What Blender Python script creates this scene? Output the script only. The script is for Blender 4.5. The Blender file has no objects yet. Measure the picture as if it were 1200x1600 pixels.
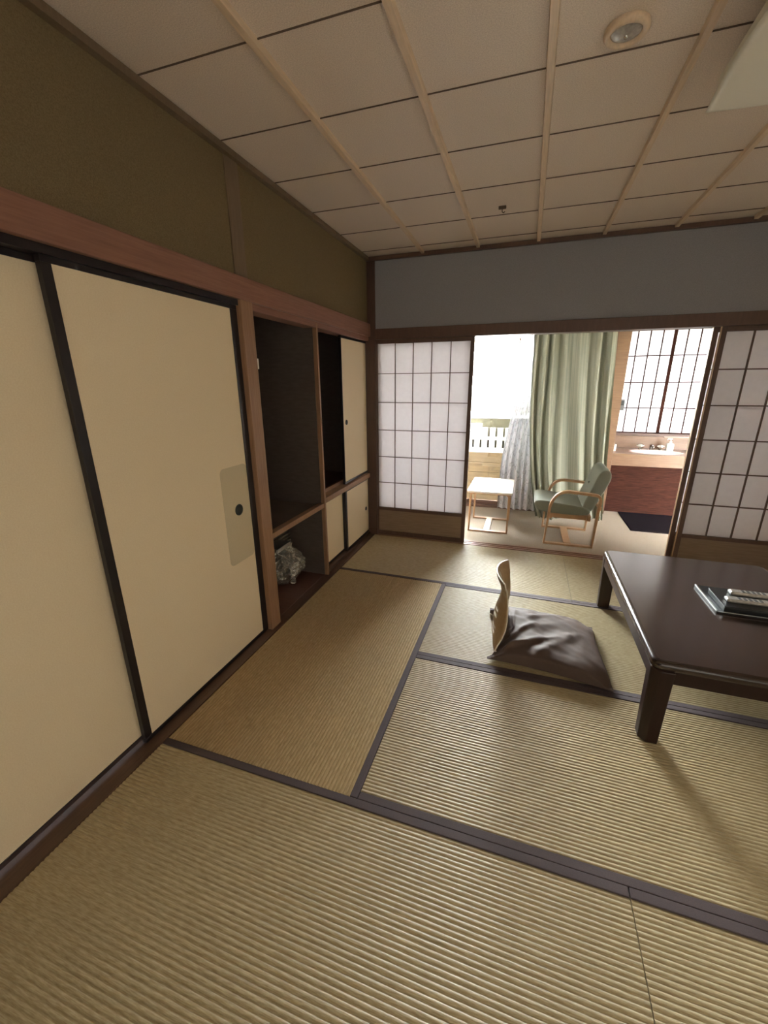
import bpy, bmesh, math, random
from mathutils import Vector, Matrix, noise
random.seed(7)
C = bpy.context.scene
COL = C.collection

# ------------------------------------------------------------------ camera
cp = dict(cx=1.4007, cy=-1.0884, cz=1.5186, yaw=-0.3246, pit=-0.3012, rol=-0.0051, f=645.2)
def cam_axes(yaw, pit, rol):
    f = Vector((math.sin(yaw)*math.cos(pit), math.cos(yaw)*math.cos(pit), math.sin(pit)))
    r = Vector((math.cos(yaw), -math.sin(yaw), 0)); u = r.cross(f)
    return r*math.cos(rol)+u*math.sin(rol), -r*math.sin(rol)+u*math.cos(rol), f
r_, u_, f_ = cam_axes(cp['yaw'], cp['pit'], cp['rol'])
cd = bpy.data.cameras.new('camera'); cam = bpy.data.objects.new('camera', cd); COL.objects.link(cam)
cd.sensor_fit = 'HORIZONTAL'; cd.sensor_width = 36; cd.lens = 36*cp['f']/1200; cd.clip_start = .02
M = Matrix(((r_.x, u_.x, -f_.x, cp['cx']), (r_.y, u_.y, -f_.y, cp['cy']), (r_.z, u_.z, -f_.z, cp['cz']), (0, 0, 0, 1)))
cam.matrix_world = M
C.camera = cam

# ------------------------------------------------------------------ sky, light, exposure
EXPOSURE = 0.0
SKY = 205.0
w = bpy.data.worlds.new('world'); C.world = w; w.use_nodes = True
wn = w.node_tree; wn.nodes.clear()
wo = wn.nodes.new('ShaderNodeOutputWorld'); wb = wn.nodes.new('ShaderNodeBackground')
tc = wn.nodes.new('ShaderNodeTexCoord'); sp = wn.nodes.new('ShaderNodeSeparateXYZ')
rp = wn.nodes.new('ShaderNodeValToRGB')
rp.color_ramp.elements[0].position = .47; rp.color_ramp.elements[0].color = (.20, .19, .16, 1)
rp.color_ramp.elements[1].position = .53; rp.color_ramp.elements[1].color = (.94, .97, 1.0, 1)
e = rp.color_ramp.elements.new(.8); e.color = (.94, .97, 1.0, 1)
ma = wn.nodes.new('ShaderNodeMapRange'); ma.inputs[1].default_value = -1; ma.inputs[2].default_value = 1
wn.links.new(tc.outputs['Generated'], sp.inputs[0]); wn.links.new(sp.outputs[2], ma.inputs[0])
wn.links.new(ma.outputs[0], rp.inputs[0]); wn.links.new(rp.outputs[0], wb.inputs[0]); wn.links.new(wb.outputs[0], wo.inputs[0])
wb.inputs[1].default_value = SKY
def portal(name, cx, y, cz, sx, sz):
    l = bpy.data.lights.new(name, 'AREA'); l.shape = 'RECTANGLE'; l.size = sx; l.size_y = sz
    l.cycles.is_portal = True
    o = bpy.data.objects.new(name, l); o.location = (cx, y, cz); o.rotation_euler = (-math.pi/2, 0, 0); COL.objects.link(o)
portal('sky_portal', 1.15, 4.26, 1.08, 2.5, 2.15)
portal('sky_portal', 2.98, 5.02, 1.52, 1.05, 1.3)
def area(name, loc, sx, sy, power, col, rot=(0, 0, 0)):
    l = bpy.data.lights.new(name, 'AREA'); l.shape = 'RECTANGLE'; l.size = sx; l.size_y = sy; l.energy = power; l.color = col
    o = bpy.data.objects.new(name, l); o.location = loc; o.rotation_euler = rot; COL.objects.link(o)
# added fill behind the viewer, no visible source; lifts closet doors and ceiling
area('added_fill_light', (2.2, -2.17, 1.25), 2.2, 1.9, 13, (1.0, .93, .84), (math.pi/2, 0, 0))
vs = C.view_settings
vs.view_transform = 'Standard'; vs.look = 'None'; vs.exposure = EXPOSURE; vs.gamma = 1; vs.use_curve_mapping = False

# ------------------------------------------------------------------ materials
def lin(c):
    return tuple(((v/255)/12.92 if v/255 <= .04045 else ((v/255+.055)/1.055)**2.4) for v in c)+(1,)
class N:
    def __init__(s, name):
        s.m = bpy.data.materials.new(name); s.m.use_nodes = True; s.t = s.m.node_tree
        s.b = s.t.nodes['Principled BSDF']; s.out = s.t.nodes['Material Output']
    def n(s, k, **kw):
        q = s.t.nodes.new(k)
        for a, b in kw.items(): setattr(q, a, b)
        return q
    def l(s, a, b): s.t.links.new(a, b)
def mat(name, col, rough=.6, metal=0, spec=.5, coat=0, var=.0, scale=(20, 20, 20), col2=None, bump=0, bscale=None, detail=3, dist=0):
    k = N(name); b = k.b
    c1 = lin(col)
    b.inputs['Base Color'].default_value = c1; b.inputs['Roughness'].default_value = rough
    b.inputs['Metallic'].default_value = metal; b.inputs['Specular IOR Level'].default_value = spec
    b.inputs['Coat Weight'].default_value = coat; b.inputs['Coat Roughness'].default_value = .12
    if var or col2 or bump:
        t = k.n('ShaderNodeTexCoord'); mp = k.n('ShaderNodeMapping'); mp.inputs['Scale'].default_value = scale
        k.l(t.outputs['Object'], mp.inputs[0])
        nz = k.n('ShaderNodeTexNoise'); nz.inputs['Scale'].default_value = 1; nz.inputs['Detail'].default_value = detail
        nz.inputs['Distortion'].default_value = dist
        k.l(mp.outputs[0], nz.inputs[0])
        c2 = lin(col2) if col2 else tuple(v*(1-var) for v in c1[:3])+(1,)
        r = k.n('ShaderNodeValToRGB'); r.color_ramp.elements[0].position = .32; r.color_ramp.elements[1].position = .68
        r.color_ramp.elements[0].color = c2; r.color_ramp.elements[1].color = c1
        k.l(nz.outputs[0], r.inputs[0]); k.l(r.outputs[0], b.inputs['Base Color'])
        if bump:
            src = nz
            if bscale:
                mp2 = k.n('ShaderNodeMapping'); mp2.inputs['Scale'].default_value = bscale
                k.l(t.outputs['Object'], mp2.inputs[0]); src = k.n('ShaderNodeTexNoise'); src.inputs['Scale'].default_value = 1
                src.inputs['Detail'].default_value = 3; k.l(mp2.outputs[0], src.inputs[0])
            bp = k.n('ShaderNodeBump'); bp.inputs['Distance'].default_value = bump; bp.inputs['Strength'].default_value = .8
            k.l(src.outputs[0], bp.inputs['Height']); k.l(bp.outputs[0], b.inputs['Normal'])
    return k.m
MAT = {}
MAT['tatami_x'] = mat('tatami_rush_x', (186, 171, 136), .52, spec=.62, col2=(156, 138, 100), scale=(35, 420, 60), bump=.0006, detail=4)
MAT['tatami_y'] = mat('tatami_rush_y', (184, 160, 120), .65, spec=.12, col2=(152, 128, 90), scale=(420, 35, 60), bump=.0006, detail=4)
MAT['stud'] = mat('dull_stud', (112, 92, 70), .7, var=.15, scale=(120, 120, 8))  # duller brown than the post wood below
MAT['heri'] = mat('tatami_border_cloth', (80, 67, 68), .8, var=.25, scale=(500, 500, 500), bump=.0003)
MAT['post'] = mat('post_cedar', (154, 118, 88), .5, col2=(138, 102, 74), scale=(160, 160, 6), bump=.0003)
MAT['postdark'] = mat('dark_stained_wood', (84, 60, 50), .5, var=.25, scale=(160, 160, 8))
MAT['beam'] = mat('beam_reddish_wood', (140, 98, 80), .5, col2=(126, 86, 68), scale=(140, 6, 140), bump=.0003)
MAT['board'] = mat('floor_edge_board', (92, 66, 52), .45, var=.25, scale=(120, 6, 120))
MAT['sill'] = mat('sill_wood', (140, 104, 82), .4, var=.2, scale=(6, 160, 160))
MAT['shojiwood'] = mat('shoji_brown_wood', (92, 66, 54), .5, var=.2, scale=(60, 60, 10))
MAT['shojilit'] = mat('shoji_lit_edge', (206, 176, 140), .5, var=.1, scale=(60, 60, 10))  # stile wood lightened, daylight on its edge put into the colour
MAT['kick'] = mat('shoji_kick_board', (140, 118, 96), .55, col2=(128, 106, 84), scale=(8, 90, 90))
MAT['black'] = mat('black_lacquer', (30, 24, 26), .35)
MAT['fusuma'] = mat('fusuma_paper', (246, 228, 196), .7, spec=.25, col2=(239, 219, 185), scale=(220, 220, 220), bump=.0003)
MAT['fusuma2'] = mat('fusuma_patch_paper', (214, 198, 166), .7, spec=.25, var=.06, scale=(200, 200, 200))
MAT['pull'] = mat('door_pull_black', (38, 44, 42), .5)
MAT['ceil'] = mat('ceiling_board', (238, 222, 206), .5, col2=(208, 190, 174), scale=(260, 260, 260), bump=.0004, detail=5)
MAT['batten'] = mat('ceiling_batten', (226, 200, 170), .45, var=.15, scale=(120, 8, 120))
MAT['gap'] = mat('ceiling_gap_strip', (96, 78, 64), .7)
MAT['sand_l'] = mat('sand_wall_olive', (122, 106, 78), .85, spec=.15, col2=(106, 91, 65), scale=(300, 300, 300), bump=.0006)
MAT['sand_b'] = mat('sand_wall_grey', (154, 152, 156), .85, spec=.15, col2=(136, 134, 138), scale=(300, 300, 300), bump=.0006)
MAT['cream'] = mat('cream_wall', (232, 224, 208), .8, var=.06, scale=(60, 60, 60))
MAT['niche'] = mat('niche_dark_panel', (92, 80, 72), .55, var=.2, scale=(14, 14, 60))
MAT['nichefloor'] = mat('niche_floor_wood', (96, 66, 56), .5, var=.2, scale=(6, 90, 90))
MAT['carpet'] = mat('veranda_carpet', (158, 144, 128), .95, spec=.1, col2=(132, 120, 104), scale=(260, 260, 260), bump=.002)
MAT['table'] = mat('table_dark_lacquer', (50, 35, 28), .20, spec=.62, col2=(44, 31, 25), scale=(6, 120, 60))
MAT['tableleg'] = mat('table_leg_lacquer', (46, 31, 25), .35, spec=.2, col2=(40, 27, 22), scale=(60, 60, 8))
MAT['bent'] = mat('bentwood_beech', (176, 138, 100), .38, col2=(160, 122, 86), scale=(14, 90, 14))
MAT['laminate'] = mat('white_laminate', (236, 228, 212), .25, spec=.6)
MAT['upholstery'] = mat('sage_upholstery', (128, 130, 115), .85, col2=(110, 112, 99), scale=(380, 380, 380), bump=.0008)
MAT['cushion'] = mat('brown_cushion_cloth', (84, 68, 60), .7, spec=.25, var=.12, scale=(400, 400, 400), bump=.0003)
MAT['ply'] = mat('plywood_shell', (172, 144, 108), .4, col2=(158, 130, 94), scale=(90, 90, 12))
MAT['plyedge'] = mat('plywood_edge', (228, 216, 196), .5, var=.25, scale=(60, 60, 60))
MAT['darkslot'] = mat('slot_dark', (50, 38, 28), .7)
MAT['rug'] = mat('black_floor_mat', (22, 17, 21), .95, spec=.05, var=.3, scale=(160, 160, 160), bump=.002)
MAT['counter'] = mat('counter_laminate', (150, 122, 102), .3, col2=(136, 108, 88), scale=(8, 90, 90))
MAT['counterface'] = mat('counter_front_wood', (116, 88, 64), .45, col2=(104, 77, 55), scale=(8, 60, 90))
MAT['redwood'] = mat('reddish_weave_panel', (60, 34, 26), .8, spec=.05, col2=(42, 23, 18), scale=(10, 60, 130), bump=.0005)
MAT['basin'] = mat('basin_porcelain', (222, 200, 190), .15, spec=.6)
MAT['chrome'] = mat('chrome', (220, 220, 220), .12, metal=1)
MAT['whiteplastic'] = mat('white_plastic', (232, 228, 216), .4)
MAT['grey'] = mat('grey_plastic', (92, 92, 92), .5)
MAT['tray'] = mat('black_tray', (16, 18, 20), .3, spec=.4)
MAT['trayedge'] = mat('tray_silver_edge', (200, 200, 198), .3, metal=.7)
MAT['remote'] = mat('pale_grey_case', (176, 168, 158), .35, metal=.3, var=.3, scale=(90, 90, 90))
MAT['pane_white'] = mat('opal_plastic', (238, 232, 214), .5)
MAT['fence_white'] = mat('white_paint', (240, 238, 230), .5)
MAT['balcony'] = mat('balcony_boards', (94, 78, 57), .8, spec=.1, col2=(80, 66, 48), scale=(6, 30, 40))
MAT['hedge'] = mat('far_wall_olive', (66, 62, 44), .9, var=.3, scale=(20, 20, 20))
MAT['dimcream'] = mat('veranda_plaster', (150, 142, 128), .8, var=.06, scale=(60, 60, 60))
MAT['concrete'] = mat('concrete', (170, 165, 158), .9, var=.15, scale=(8, 8, 8))
MAT['ink'] = mat('printed_ink', (70, 70, 80), .7)
MAT['wrapgrey'] = mat('grey_ribbed_plastic', (104, 98, 88), .4, var=.2, scale=(60, 60, 60))

def paper(name, col, trans=.55):
    k = N(name); t = k.t; t.nodes.remove(k.b)
    d = k.n('ShaderNodeBsdfDiffuse'); tr = k.n('ShaderNodeBsdfTranslucent'); mx = k.n('ShaderNodeMixShader')
    tcn = k.n('ShaderNodeTexCoord'); nz = k.n('ShaderNodeTexNoise'); nz.inputs['Scale'].default_value = 25; nz.inputs['Detail'].default_value = 6
    r = k.n('ShaderNodeValToRGB'); c = lin(col); r.color_ramp.elements[0].color = tuple(v*.9 for v in c[:3])+(1,); r.color_ramp.elements[1].color = c
    k.l(tcn.outputs['Object'], nz.inputs[0]); k.l(nz.outputs[0], r.inputs[0])
    k.l(r.outputs[0], d.inputs[0]); k.l(r.outputs[0], tr.inputs[0])
    mx.inputs[0].default_value = trans; k.l(d.outputs[0], mx.inputs[1]); k.l(tr.outputs[0], mx.inputs[2]); k.l(mx.outputs[0], k.out.inputs[0])
    return k.m
MAT['shoji'] = paper('shoji_paper', (240, 236, 238), .45)
MAT['shoji_bright'] = paper('window_paper', (238, 236, 236), .018)

def glass():
    k = N('window_glass'); k.t.nodes.remove(k.b)
    a = k.n('ShaderNodeBsdfTransparent'); a.inputs[0].default_value = (.96, .98, .97, 1)
    g = k.n('ShaderNodeBsdfGlossy'); g.inputs['Roughness'].default_value = .02
    fr = k.n('ShaderNodeFresnel'); fr.inputs[0].default_value = 1.45; mx = k.n('ShaderNodeMixShader')
    k.l(fr.outputs[0], mx.inputs[0]); k.l(a.outputs[0], mx.inputs[1]); k.l(g.outputs[0], mx.inputs[2]); k.l(mx.outputs[0], k.out.inputs[0])
    return k.m
MAT['glass'] = glass()

def lace():
    k = N('lace_net'); k.t.nodes.remove(k.b)
    tcn = k.n('ShaderNodeTexCoord'); v = k.n('ShaderNodeTexVoronoi'); v.feature = 'DISTANCE_TO_EDGE'; v.inputs['Scale'].default_value = 14
    nz = k.n('ShaderNodeTexNoise'); nz.inputs['Scale'].default_value = 9; mpx = k.n('ShaderNodeMix'); mpx.data_type = 'VECTOR'
    mpx.inputs[0].default_value = .25
    k.l(tcn.outputs['UV'], mpx.inputs[4]); k.l(nz.outputs[1], mpx.inputs[5]); k.l(tcn.outputs['UV'], nz.inputs[0]); k.l(mpx.outputs[1], v.inputs[0])
    r = k.n('ShaderNodeValToRGB'); r.color_ramp.elements[0].position = .03; r.color_ramp.elements[0].color = (1, 1, 1, 1)
    r.color_ramp.elements[1].position = .07; r.color_ramp.elements[1].color = (0, 0, 0, 1)
    k.l(v.outputs[0], r.inputs[0])
    cr = k.n('ShaderNodeValToRGB'); cr.color_ramp.elements[0].color = (.62, .62, .64, 1); cr.color_ramp.elements[1].color = (.40, .40, .41, 1)
    k.l(r.outputs[0], cr.inputs[0])
    d = k.n('ShaderNodeBsdfDiffuse'); tr = k.n('ShaderNodeBsdfTranslucent'); m1 = k.n('ShaderNodeMixShader'); m1.inputs[0].default_value = .02
    k.l(cr.outputs[0], d.inputs[0]); k.l(cr.outputs[0], tr.inputs[0]); k.l(d.outputs[0], m1.inputs[1]); k.l(tr.outputs[0], m1.inputs[2])
    a = k.n('ShaderNodeBsdfTransparent'); m2 = k.n('ShaderNodeMixShader')
    mr = k.n('ShaderNodeMapRange'); mr.inputs[3].default_value = .985; mr.inputs[4].default_value = 1.0; k.l(r.outputs[0], mr.inputs[0])
    k.l(mr.outputs[0], m2.inputs[0]); k.l(a.outputs[0], m2.inputs[1]); k.l(m1.outputs[0], m2.inputs[2]); k.l(m2.outputs[0], k.out.inputs[0])
    return k.m
MAT['lace'] = lace()

def drape():
    k = N('green_drape_cloth'); b = k.b
    tcn = k.n('ShaderNodeTexCoord'); mp = k.n('ShaderNodeMapping'); mp.inputs['Scale'].default_value = (46, .6, 1)
    nz = k.n('ShaderNodeTexNoise'); nz.inputs['Scale'].default_value = 1; nz.inputs['Detail'].default_value = 3
    k.l(tcn.outputs['UV'], mp.inputs[0]); k.l(mp.outputs[0], nz.inputs[0])
    r = k.n('ShaderNodeValToRGB'); r.color_ramp.elements[0].position = .35; r.color_ramp.elements[1].position = .65
    r.color_ramp.elements[0].color = lin((124, 126, 108)); r.color_ramp.elements[1].color = lin((154, 153, 132))
    k.l(nz.outputs[0], r.inputs[0]); k.l(r.outputs[0], b.inputs['Base Color']); b.inputs['Roughness'].default_value = .75
    tr = k.n('ShaderNodeBsdfTranslucent'); mx = k.n('ShaderNodeMixShader'); mx.inputs[0].default_value = .005
    k.l(r.outputs[0], tr.inputs[0]); k.l(b.outputs[0], mx.inputs[1]); k.l(tr.outputs[0], mx.inputs[2]); k.l(mx.outputs[0], k.out.inputs[0])
    return k.m
MAT['drape'] = drape()

def film():
    k = N('clear_wrapping_film'); k.t.nodes.remove(k.b)
    a = k.n('ShaderNodeBsdfTransparent'); g = k.n('ShaderNodeBsdfGlossy'); g.inputs['Roughness'].default_value = .12
    g.inputs[0].default_value = (.9, .88, .82, 1); d = k.n('ShaderNodeBsdfDiffuse'); d.inputs[0].default_value = (.5, .48, .42, 1)
    m0 = k.n('ShaderNodeMixShader'); m0.inputs[0].default_value = .5; k.l(g.outputs[0], m0.inputs[1]); k.l(d.outputs[0], m0.inputs[2])
    mx = k.n('ShaderNodeMixShader'); mx.inputs[0].default_value = .55
    k.l(a.outputs[0], mx.inputs[1]); k.l(m0.outputs[0], mx.inputs[2]); k.l(mx.outputs[0], k.out.inputs[0])
    return k.m
MAT['film'] = film()

# ------------------------------------------------------------------ mesh helpers
ORG = {}
class MB:
    def __init__(s): s.v = []; s.f = []; s.sm = []; s.uv = {}
    def add(s, vs, fs, smooth=False):
        o = len(s.v); s.v += [Vector(q) for q in vs]
        for f in fs: s.f.append([o+i for i in f]); s.sm.append(smooth)
        return s
    def box(s, x0, x1, y0, y1, z0, z1):
        return s.add([(x0, y0, z0), (x1, y0, z0), (x1, y1, z0), (x0, y1, z0), (x0, y0, z1), (x1, y0, z1), (x1, y1, z1), (x0, y1, z1)],
                     [(0, 3, 2, 1), (4, 5, 6, 7), (0, 1, 5, 4), (1, 2, 6, 5), (2, 3, 7, 6), (3, 0, 4, 7)])
    def prism(s, pts, a, b, axis='y', smooth=False):
        """polygon pts in the plane normal to axis, extruded from a to b"""
        def P(p, t):
            return {'y': (p[0], t, p[1]), 'z': (p[0], p[1], t), 'x': (t, p[0], p[1])}[axis]
        n = len(pts); vs = [P(p, a) for p in pts]+[P(p, b) for p in pts]
        if not smooth:
            return s.add(vs, [tuple(range(n)), tuple(range(2*n-1, n-1, -1))]+[(i, i+n, (i+1) % n+n, (i+1) % n) for i in range(n)])
        s.add(vs, [(i, i+n, (i+1) % n+n, (i+1) % n) for i in range(n)], True)
        return s.add(vs, [tuple(range(n)), tuple(range(2*n-1, n-1, -1))])
    def lathe(s, prof, c, axis='z', seg=28):
        vs = []; n = len(prof)
        for i in range(seg):
            a = 2*math.pi*i/seg
            for r, h in prof:
                q = (r*math.cos(a), r*math.sin(a), h)
                if axis == 'x': q = (h, q[0], q[1])
                if axis == 'y': q = (q[0], h, q[1])
                vs.append((c[0]+q[0], c[1]+q[1], c[2]+q[2]))
        fs = []
        for i in range(seg):
            j = (i+1) % seg
            for k in range(n-1): fs.append((i*n+k, j*n+k, j*n+k+1, i*n+k+1))
        return s.add(vs, fs, True)
    def tube(s, path, r, seg=10, cap=True):
        path = [Vector(p) for p in path]; n = len(path); vs = []
        up = Vector((0, 0, 1))
        for i, p in enumerate(path):
            t = (path[min(i+1, n-1)]-path[max(i-1, 0)]).normalized()
            if abs(t.dot(up)) > .95: a = t.cross(Vector((1, 0, 0))).normalized()
            else: a = t.cross(up).normalized()
            b = t.cross(a).normalized(); rr = r[i] if isinstance(r, (list, tuple)) else r
            for k in range(seg):
                g = 2*math.pi*k/seg; vs.append(p+a*math.cos(g)*rr+b*math.sin(g)*rr)
        fs = [(i*seg+k, i*seg+(k+1) % seg, (i+1)*seg+(k+1) % seg, (i+1)*seg+k) for i in range(n-1) for k in range(seg)]
        if cap: fs += [tuple(range(seg-1, -1, -1)), tuple((n-1)*seg+k for k in range(seg))]
        return s.add(vs, fs, True)
    def grid(s, fn, nu, nv, smooth=True):
        o = len(s.v)
        for i in range(nu+1):
            for j in range(nv+1):
                s.v.append(Vector(fn(i/nu, j/nv))); s.uv[o+i*(nv+1)+j] = (i/nu, j/nv)
        for i in range(nu):
            for j in range(nv):
                a = o+i*(nv+1)+j; s.f.append([a, a+nv+1, a+nv+2, a+1]); s.sm.append(smooth)
        return s
    def rect_loop(s, path, w, t, closed=True):
        """flat bar along an x-z path (list of (x, z)), thickness t in plane (inward), from y=w[0] to w[1]"""
        n = len(path); inn = []
        for i in range(n):
            p0 = Vector(path[i-1 if closed else max(i-1, 0)]); p1 = Vector(path[(i+1) % n if closed else min(i+1, n-1)])
            d = (p1-p0).normalized(); nn = Vector((-d.y, d.x)); inn.append(Vector(path[i])+nn*t)
        vs = []
        for y in w:
            vs += [(p[0], y, p[1]) for p in path]+[(q.x, y, q.y) for q in inn]
        fs = []
        m = n if closed else n-1
        for i in range(m):
            j = (i+1) % n
            fs += [(i, j, j+n, i+n), (i+2*n, i+3*n, j+3*n, j+2*n), (i, i+2*n, j+2*n, j), (i+n, j+n, j+3*n, i+3*n)]
        if not closed: fs += [(0, n, 3*n, 2*n), (n-1, 3*n-1, 4*n-1, 2*n-1)]
        return s.add(vs, fs, False)
    def build(s, name, material, parent=None, bevel=0, seg=2, subsurf=0, solid=0, label=None, autosmooth=False):
        me = bpy.data.meshes.new(name)
        xs = [v.x for v in s.v]; ys = [v.y for v in s.v]; zs = [v.z for v in s.v]
        if parent is None: org = Vector(((min(xs)+max(xs))/2, (min(ys)+max(ys))/2, min(zs)))
        else: org = Vector(((min(xs)+max(xs))/2, (min(ys)+max(ys))/2, (min(zs)+max(zs))/2))
        me.from_pydata([tuple(v-org) for v in s.v], [], s.f)
        for p, m in zip(me.polygons, s.sm): p.use_smooth = m
        if s.uv:
            ul = me.uv_layers.new(name='uv')
            for lp in me.loops: ul.data[lp.index].uv = s.uv.get(lp.vertex_index, (0, 0))
        bm = bmesh.new(); bm.from_mesh(me)
        if not s.uv or solid == 0 and not s.uv: bmesh.ops.recalc_face_normals(bm, faces=bm.faces)
        bm.to_mesh(me); bm.free()
        me.materials.append(MAT[material])
        o = bpy.data.objects.new(name, me); COL.objects.link(o)
        if parent is not None:
            o.parent = parent; o.location = org-ORG[parent.name]
        else: o.location = org
        ORG[o.name] = org
        if solid:
            q = o.modifiers.new('thick', 'SOLIDIFY'); q.thickness = solid; q.offset = 0
        if bevel:
            q = o.modifiers.new('soft_edge', 'BEVEL'); q.width = bevel; q.segments = seg; q.limit_method = 'ANGLE'; q.angle_limit = math.radians(40)
        if subsurf:
            q = o.modifiers.new('smooth', 'SUBSURF'); q.levels = subsurf; q.render_levels = subsurf
        if label: o['label'] = label
        return o
def tag(o, label=None, cat=None, group=None, kind=None):
    if label: o['label'] = label
    if cat: o['category'] = cat
    if group: o['group'] = group
    if kind: o['kind'] = kind
    return o
def empty(name, loc, label, cat, group=None, kind=None):
    o = bpy.data.objects.new(name, None); o.empty_display_size = .05; COL.objects.link(o); o.location = loc
    ORG[o.name] = Vector(loc); return tag(o, label, cat, group, kind)
def struct(name, mb, m, label, cat, bevel=0):
    return tag(mb.build(name, m, bevel=bevel), label, cat, kind='structure')
def B(*a): return MB().box(*a)
def rrect(x0, x1, y0, y1, r, n=6):
    pts = []
    for cx, cy, a0 in ((x1-r, y1-r, 0), (x0+r, y1-r, 90), (x0+r, y0+r, 180), (x1-r, y0+r, 270)):
        for i in range(n+1):
            a = math.radians(a0+90*i/n); pts.append((cx+r*math.cos(a), cy+r*math.sin(a)))
    return pts

# ------------------------------------------------------------------ room shell
XR = 3.68; YB = 2.77; CZ = 2.574
struct('floor', B(-.9, XR+.2, -2.2, YB, -.12, -.045).box(-.07, XR+.2, -2.2, -.90, -.045, 0), 'board', 'wooden floor base under the tatami mats', 'floor')
struct('floor_veranda', B(-.6, 4.0, YB+.11, 4.16, -.12, 0).box(2.24, 4.0, 4.16, 5.05, -.12, 0), 'carpet', 'beige carpet floor of the bright veranda', 'floor')
struct('trim_1', B(-.07, 0, -.9, YB, -.045, .002), 'board', 'dark wooden edge board between the tatami and the closet doors', 'floor trim')
# threshold with two grooves
th = MB().box(-.07, XR, YB+.003, YB+.022, -.12, .004).box(-.07, XR, YB+.022, YB+.045, -.12, -.004).box(-.07, XR, YB+.045, YB+.060, -.12, .004)\
    .box(-.07, XR, YB+.060, YB+.085, -.12, -.004).box(-.07, XR, YB+.085, YB+.11, -.12, .004)
struct('trim_2', th, 'sill', 'grooved wooden threshold under the paper screens', 'threshold')
# left wall
struct('wall_left', B(-.20, -.05, -2.2, YB+.1, 2.04, CZ+.1), 'sand_l', 'olive sand plaster wall above the long red-brown beam', 'wall')
struct('wall_left_lower', B(-.20, -.11, -2.2, -.95, 0, 2.04), 'sand_l', 'plaster wall beside the near closet door', 'wall')
struct('trim_3', B(-.14, -.02, -2.2, YB, 1.932, 2.04), 'beam', 'long red-brown beam running above the closet doors', 'beam', bevel=.002)
struct('trim_4', B(-.14, -.045, -2.2, .885, 1.905, 1.935), 'black', 'dark grooved head rail above the closet doors', 'head rail')
struct('trim_5', B(-.14, -.04, .985, YB, 1.895, 1.95), 'beam', 'lower brown rail over the open alcoves', 'head rail', bevel=.002)
struct('trim_6', MB().box(-.20, -.028, .885, .985, 0, 1.965)
       , 'post', 'tan square wooden post between closet door and open alcove', 'post', bevel=.003)
struct('trim_26', B(-.2, -.043, .885, .985, 2.04, CZ), 'stud', 'dull upright on the olive wall above the tan post', 'post')
struct('trim_7', B(-.07, .026, YB, YB+.10, 0, CZ), 'postdark', 'dark corner post beside the bright paper screen', 'post', bevel=.003)
# closet behind the fusuma
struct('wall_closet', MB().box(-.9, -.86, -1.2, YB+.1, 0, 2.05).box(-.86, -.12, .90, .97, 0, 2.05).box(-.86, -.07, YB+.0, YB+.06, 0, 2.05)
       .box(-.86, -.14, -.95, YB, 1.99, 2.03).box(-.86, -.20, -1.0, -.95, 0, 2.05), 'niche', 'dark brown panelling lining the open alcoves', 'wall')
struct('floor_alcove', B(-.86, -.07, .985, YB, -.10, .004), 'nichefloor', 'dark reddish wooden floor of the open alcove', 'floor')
# thin divider + shelves
struct('trim_8', MB().box(-.07, -.038, 1.727, 1.749, 0, 1.925), 'post', 'slim upright between the two alcoves', 'upright', bevel=.002)
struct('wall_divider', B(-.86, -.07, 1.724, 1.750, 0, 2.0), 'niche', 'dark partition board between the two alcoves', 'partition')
sh = empty('alcove_shelf', (-.4, 1.35, .585), 'dark wooden shelf with tan front edge across the left alcove', 'shelf')
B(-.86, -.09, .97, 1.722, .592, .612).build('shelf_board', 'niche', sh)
B(-.09, -.045, .985, 1.725, .584, .620).build('front_rail', 'post', sh, bevel=.002)
struct('trim_9', MB().box(-.14, -.045, 1.752, YB, .612, .655), 'post', 'tan mid rail between upper and lower cupboard doors', 'rail', bevel=.002)
cs = empty('cupboard_shelf', (-.4, 2.2, .64), 'brown shelf floor inside the open half of the upper cupboard', 'shelf')
B(-.86, -.14, 1.752, YB, .625, .650).build('shelf_board', 'nichefloor', cs)
B(-.145, -.125, 1.752, YB, .650, .685).build('track_rail', 'post', cs)
struct('trim_10', B(-.14, -.052, .985+.77, YB, -.04, .03), 'board', 'dark bottom rail under the small cupboard doors', 'rail')
struct('trim_11', B(-.05, -.02, -2.2, YB, CZ-.028, CZ), 'stud', 'slim wooden moulding along the top of the left wall', 'moulding')

# back wall above the opening and beam
struct('wall_back', B(-.07, XR+.1, YB+.012, YB+.10, 1.99, CZ+.1), 'sand_b', 'grey plaster wall above the paper screens', 'wall')
struct('trim_12', B(.026, XR, YB-.005, YB+.11, 1.905, 1.995), 'shojiwood', 'dark lintel beam over the opening to the veranda', 'lintel', bevel=.002)
struct('trim_13', B(-.05, XR, YB-.018, YB+.012, CZ-.03, CZ), 'shojiwood', 'dark moulding where the back wall meets the ceiling', 'moulding')
struct('wall_right', B(XR, XR+.1, -2.2, YB+.1, -.05, CZ+.1), 'cream', 'plain wall on the right side of the room', 'wall')
struct('wall_front', B(-.9, XR+.1, -2.3, -2.2, -.05, CZ+.1), 'cream', 'plain wall behind the viewer', 'wall')
struct('ceiling', B(-.20, XR+.1, -2.2, YB+.1, CZ+.004, CZ+.1), 'ceil', 'brown speckled board ceiling in square panels', 'ceiling')
x = .4616-.4564
k = 0
xs = []
while x < XR:
    if x > .1: xs.append(x)
    x += .4564
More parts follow.
